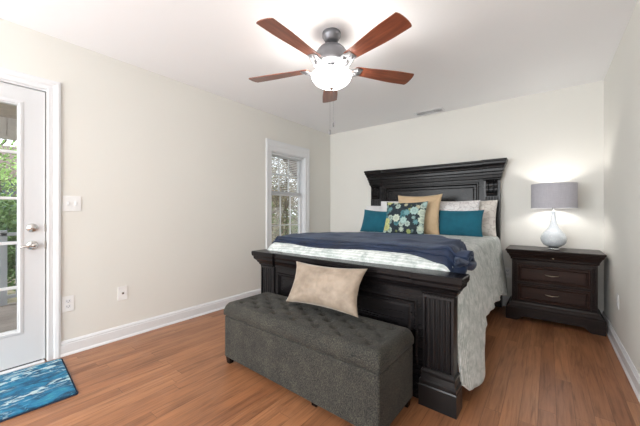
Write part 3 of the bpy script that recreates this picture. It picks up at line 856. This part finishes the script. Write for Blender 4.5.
for k in range(3):
    a = k*2*pi/3+.5; tube(bm, [(.012*cos(a), .012*sin(a), .66), (.19*cos(a), .19*sin(a), .668)], .002, 6)
tube(bm, [(.0, .03, .51), (0, .036, .59), (0, .012, .66), (0, 0, .665)], .002, 6); tube(bm, [(.0, -.03, .51), (0, -.036, .59), (0, -.012, .66), (0, 0, .665)], .002, 6)
tube(bm, [(0, -.03, .51), (0, .03, .51)], .002, 6)
link('harp', bm, M_nickel, lp)

# ------------------------------------------------------------------ ceiling fan
fan = empty('ceiling_fan', (FX, FY, H)); tag(fan, 'ceiling fan with five cherry blades and a glowing glass bowl', 'ceiling fan')
link('canopy', lathe(BM(), [(.068, 0), (.070, -.006), (.070, -.030), (.064, -.040), (.056, -.052), (.050, -.066), (.036, -.072), (.018, -.075)], 40), M_pewter, fan, smooth=True)
link('downrod', lathe(BM(), [(.014, -.07), (.014, -.09), (.030, -.092), (.030, -.105)], 20), M_pewter, fan, smooth=True)
link('motor_housing', lathe(BM(), [(.024, -.098), (.060, -.104), (.088, -.118), (.106, -.138), (.110, -.150), (.120, -.158), (.127, -.175), (.128, -.222), (.124, -.240), (.108, -.250), (.050, -.254)], 48), M_pewter, fan, smooth=True)
link('switch_housing', lathe(BM(), [(.045, -.252), (.052, -.262), (.052, -.290), (.060, -.296), (.060, -.302), (.030, -.306)], 32), M_pewter, fan, smooth=True)
bm = lathe(BM(), [(.148, -.320), (.152, -.324), (.151, -.336), (.143, -.356), (.125, -.378), (.096, -.397), (.060, -.409), (.020, -.415), (.012, -.415), (.012, -.411), (.020, -.411), (.058, -.405), (.093, -.393), (.121, -.374), (.138, -.353), (.146, -.336), (.146, -.324)], 56, cap=False)
link('glass_bowl', bm, M_bowl, fan, smooth=True)
bm = lathe(BM(), [(.004, -.300), (.004, -.410)], 10); lathe(bm, [(.016, -.410), (.018, -.418), (.012, -.424), (.006, -.434), (.002, -.436)], 20)
link('finial', bm, M_nickel, fan, smooth=True)
for k in range(3):
    a = k*2*pi/3+.4
    bm = lathe(BM(), [(.009, -.318), (.011, -.322), (.020, -.338), (.022, -.352), (.016, -.366), (.003, -.372)], 14)
    o = link('bulb', bm, M_bulb, fan, smooth=True, loc=(.062*cos(a), .062*sin(a), 0))
for k in range(3):
    bm = BM(); a = k*2*pi/3+.4; tube(bm, [(.03*cos(a), .03*sin(a), -.30), (.062*cos(a), .062*sin(a), -.302), (.062*cos(a), .062*sin(a), -.320)], .008, 8)
    link('socket', bm, M_pewter, fan)
R0, R1 = .180, .676
def blade_bm():
    out = []
    n = 40
    for i in range(n+1):
        t = i/n; x = R0+(R1-R0)*t
        hw_ = .048+(.072-.048)*sm(t*1.25)
        if t < .06: hw_ *= (.55+.45*sqrt(max(0, 1-(1-t/.06)**2)))
        out.append((x, hw_))
    tipc = .018
    top = [(x, h_) for x, h_ in out]; bot = [(x, -h_) for x, h_ in out[::-1]]
    # gently bowed end
    tip = [(R1+tipc*sin(pi*q/8), .072*cos(pi*q/8)) for q in range(1, 8)]
    pts = top+tip+bot
    return loops(BM(), [[(x, y, z) for x, y in pts] for z in (-.003, .003)])
ph = radians(-88.9)
bl0 = None
def arm_bm():
    bm = BM()
    for s in (-1, 1):
        tube(bm, [(.055, s*.016, -.018), (.10, s*.036, -.040), (.145, s*.046, -.034), (.190, s*.044, -.014), (.230, s*.032, -.008)], [.008, .009, .008, .007, .005], 8)
    tube(bm, [(.075, 0, -.010), (.12, 0, -.026), (.17, 0, -.016), (.235, 0, -.008)], [.008, .006, .005, .005], 8)
    bx(bm, .185, .245, -.036, .036, -.008, -.004)
    for x, y in ((.205, .022), (.205, -.022), (.235, 0)): lathe(bm, [(.006, -.012), (.006, -.006)], 10, (x, y))
    return bm
blade_me = arm_me = None
for k in range(5):
    a = ph+k*2*pi/5
    if k == 0:
        b_ = link('blade', blade_bm(), M_blade, fan, bevel=.0015); ar = link('blade_arm', arm_bm(), M_arm, b_, smooth=True)
    else:
        b2 = b_.copy(); C.objects.link(b2); b2.parent = fan; ar2 = ar.copy(); C.objects.link(ar2); ar2.parent = b2; bcur = b2
    cur = b_ if k == 0 else bcur
    cur.location = (0, 0, -.262); cur.rotation_euler = (radians(-11), 0, a)
for dx, dy, z1, in ((.010, .010, -.675), (-.004, -.014, -.735)):
    pc = link('pull_chain', tube(BM(), [(dx, dy, -.30), (dx, dy-.0, -.44), (dx, dy, z1)], .0007, 6), M_pewter, fan)
    link('chain_fob', lathe(BM(), [(.002, z1), (.005, z1-.006), (.0055, z1-.034), (.003, z1-.040)], 12, (dx, dy)), M_pewter, pc, smooth=True)

# ------------------------------------------------------------------ outside
GZ = -.55
struct(link('ground', box(-60, -T-.0, -40, 60, GZ-.2, GZ), M_ground), 'leaf-strewn lawn outside', 'ground')
# porch outside the door
pd = link('porch_deck', box(-2.5, -T, -7.5, -2.0, -.14, -.06), M_deck); struct(pd, 'brown-grey board deck outside the door', 'porch')
bm = BM()
for k in range(17): bx(bm, -2.5+k*.14+.003, -2.5+(k+1)*.14-.003, -7.5, -2.0, -.06, -.045)
link('deck_boards', bm, M_deck, pd)
pr_ = link('porch_roof', box(-2.75, -T, -7.5, -2.0, 2.40, 2.50), M_porchceil); struct(pr_, 'board ceiling over the porch', 'porch')
bm = BM()
for k in range(15): bx(bm, -2.7+k*.17+.004, -2.7+(k+1)*.17-.004, -7.5, -2.0, 2.385, 2.40)
link('ceiling_boards', bm, M_porchceil, pr_)
bm = BM()
for k in range(36): bx(bm, -2.62, -2.60+.004*(k % 2), -7.5+k*.153+.004, -7.5+(k+1)*.153-.004, 2.12, 2.385)
bx(bm, -2.64, -2.58, -7.5, -2.0, 2.10, 2.14); bx(bm, -2.625, -2.615, -7.5, -2.0, 2.13, 2.385)
link('porch_fascia', bm, M_porch, pr_)
rl = empty('porch_railing', (-2.42, -4, -.045)); tag(rl, 'grey porch railing seen through the door glass', 'railing')
bm = BM()
bx(bm, -.03, .03, -3.4, 1.9, .88, .92); bx(bm, -.015, .015, -3.4, 1.9, .78, .81); bx(bm, -.02, .02, -3.4, 1.9, .08, .12)
link('rails', bm, M_rail, rl)
bm = BM(); y = -3.4
while y < 1.9: bx(bm, -.008, .008, y-.008, y+.008, .12, .80); y += .115
link('balusters', bm, M_rail, rl)
for y in (-2.0, .28, 1.85): link('post', box(-.03, .03, y-.03, y+.03, 0, .95), M_rail, rl, bevel=.004)

def tree(name, label, cat, x, y, ht, cr, nleaf, leafm, size, trunk=.08, branches=26, group=None, base_h=.35, seed=0, flat=1.0):
    rs = random.Random(seed)
    e = empty(name, (x, y, GZ)); tag(e, label, cat, group)
    bm = BM()
    tops = []
    tube(bm, [(0, 0, 0), (.04*rs.uniform(-1, 1), .04*rs.uniform(-1, 1), ht*.4), (.1*rs.uniform(-1, 1), .1*rs.uniform(-1, 1), ht*.92)], [trunk, trunk*.75, trunk*.2], 8)
    for k in range(branches):
        z0 = ht*(base_h+(.9-base_h)*k/branches); a = rs.uniform(0, 2*pi); L = cr*rs.uniform(.5, 1.0)*(1.1-.6*k/branches)
        p0 = Vector((0, 0, z0)); d = Vector((cos(a), sin(a), rs.uniform(.2, .9)))
        p1 = p0+d*L*.5+Vector((rs.uniform(-.1, .1), rs.uniform(-.1, .1), 0))*cr; p2 = p0+d*L+Vector((0, 0, rs.uniform(-.1, .2)))*cr
        r0 = trunk*.4*(1-.6*k/branches)
        tube(bm, [p0, p1, p2], [r0, r0*.6, r0*.2], 5)
        tops += [p1, p2]
        for q in range(3):
            b0 = p0.lerp(p2, rs.uniform(.35, .9)); dd = Vector((rs.uniform(-1, 1), rs.uniform(-1, 1), rs.uniform(-.1, .9)))*cr*.32
            tube(bm, [b0, b0+dd*.5+Vector((0, 0, .03)), b0+dd], [r0*.35, r0*.2, r0*.1], 4); tops.append(b0+dd)
    link('trunk', bm, M_bark, e)
    if nleaf:
        bm = BM()
        for k in range(nleaf):
            c = rs.choice(tops); p = c+Vector((rs.gauss(0, 1), rs.gauss(0, 1), rs.gauss(0, .8)))*cr*.20
            if p.z < .02: p.z = .02+rs.random()*.2
            s = size*rs.uniform(.6, 1.3)
            n1 = Vector((rs.gauss(0, 1), rs.gauss(0, 1), rs.gauss(0, 1))).normalized(); n2 = n1.orthogonal().normalized(); n3 = n1.cross(n2)
            bm.faces.new([bm.verts.new(p+n2*s), bm.verts.new(p+n3*s*.45), bm.verts.new(p-n2*s), bm.verts.new(p-n3*s*.45)])
        link('foliage', bm, leafm, e)
    return e
tree('leafy_tree', 'bright green leafy tree just beyond the porch railing', 'tree', -6.0, -3.75, 5.2, 1.9, 8000, M_leaf, .04, seed=1, base_h=.2)
tree('leafy_tree', 'green tree further back beyond the porch', 'tree', -9.0, -4.4, 6.2, 2.2, 4500, M_leaf, .06, seed=2, base_h=.2)
tree('leafy_shrub', 'deep green shrub below the porch railing', 'shrub', -3.9, -3.9, 1.7, .9, 6000, M_leafd, .045, trunk=.03, seed=3, base_h=.1)
tree('leafy_shrub', 'deep green shrub right of the porch steps side', 'shrub', -4.2, -3.0, 1.6, .9, 5000, M_leafd, .045, trunk=.03, seed=4, base_h=.1)
# neighbour's house beyond the trees
nh = empty('neighbour_house', (-14.5, -3.6, GZ)); tag(nh, 'blue-grey house with a brown roof far behind the porch trees', 'house')
link('walls', box(-2, 2, -2.6, 2.6, 0, 2.9), M_house, nh)
link('pale_wing', box(-.5, 2.1, -3.9, -2.6, 0, 2.6), M_housew, nh)
link('roof', loops(BM(), [[(-2.4, y, 2.85), (2.4, y, 2.85), (0, y, 4.4)] for y in (-3.0, 3.0)]), M_roof, nh)
# woods outside the window
rs = random.Random(5); idx = 0
for (x, y, ht, cr, nl, mat_, sz) in ((-2.6, 2.1, 4.6, 1.2, 900, M_leafb, .04), (-3.4, 1.3, 4.2, 1.1, 500, M_leafb, .035), (-4.4, 4.2, 6, 1.8, 1600, M_leafb, .05), (-5.6, 3.2, 5.5, 1.6, 2600, M_leafb, .05), (-6.5, 6.8, 7, 1.8, 3500, M_leafb, .06), (-8.2, 4.8, 7, 2.0, 5000, M_leafd, .07), (-9.5, 8.6, 8, 2.4, 5000, M_leafb, .08), (-3.3, 3.0, 1.6, .8, 2400, M_leafd, .035), (-5.0, 6.0, 2.0, 1.1, 2400, M_leafb, .045), (-12, 6.0, 8, 2.6, 6000, M_leafb, .09), (-16, 13.5, 3.2, 2.0, 5000, M_leafb, .10), (-15, 10.0, 3.2, 2.0, 5000, M_leafb, .10), (-12.5, 9.5, 2.9, 1.6, 4000, M_leafb, .08)):
    lab = ['thin bare tree nearest the window', 'slender bare tree left of the nearest one', 'bare branching tree in the middle of the woods', 'tan-leaved tree behind the bare ones', 'tall bare tree to the right in the woods', 'dark green tree deep in the woods', 'tall brown-leaved tree far in the woods', 'low green bush outside the window', 'low brown bush behind the green one', 'farthest brown tree seen through the window', 'farthest low brush at the right of the woods', 'low brush in the middle distance of the woods', 'nearer brown brush between the tall trees'][idx]
    tree('bare_tree' if ht > 3 else 'woodland_bush', lab, 'tree' if ht > 3 else 'bush', x, y, ht, cr, nl, mat_, sz, trunk=.07 if ht > 3 else .03, branches=30 if ht > 3 else 14, seed=20+idx, base_h=.12)
    idx += 1
# brown rake board of the neighbouring roof edge above the window
bm = loops(BM(), [[(-1.5+dx, .26, 2.46), (-1.5+dx, 1.6, 2.46), (-1.5+dx, 1.6, 1.20)] for dx in (0, -.10)])
struct(link('roof_gable', bm, M_eave), 'brown gable board outside the window', 'roof edge')
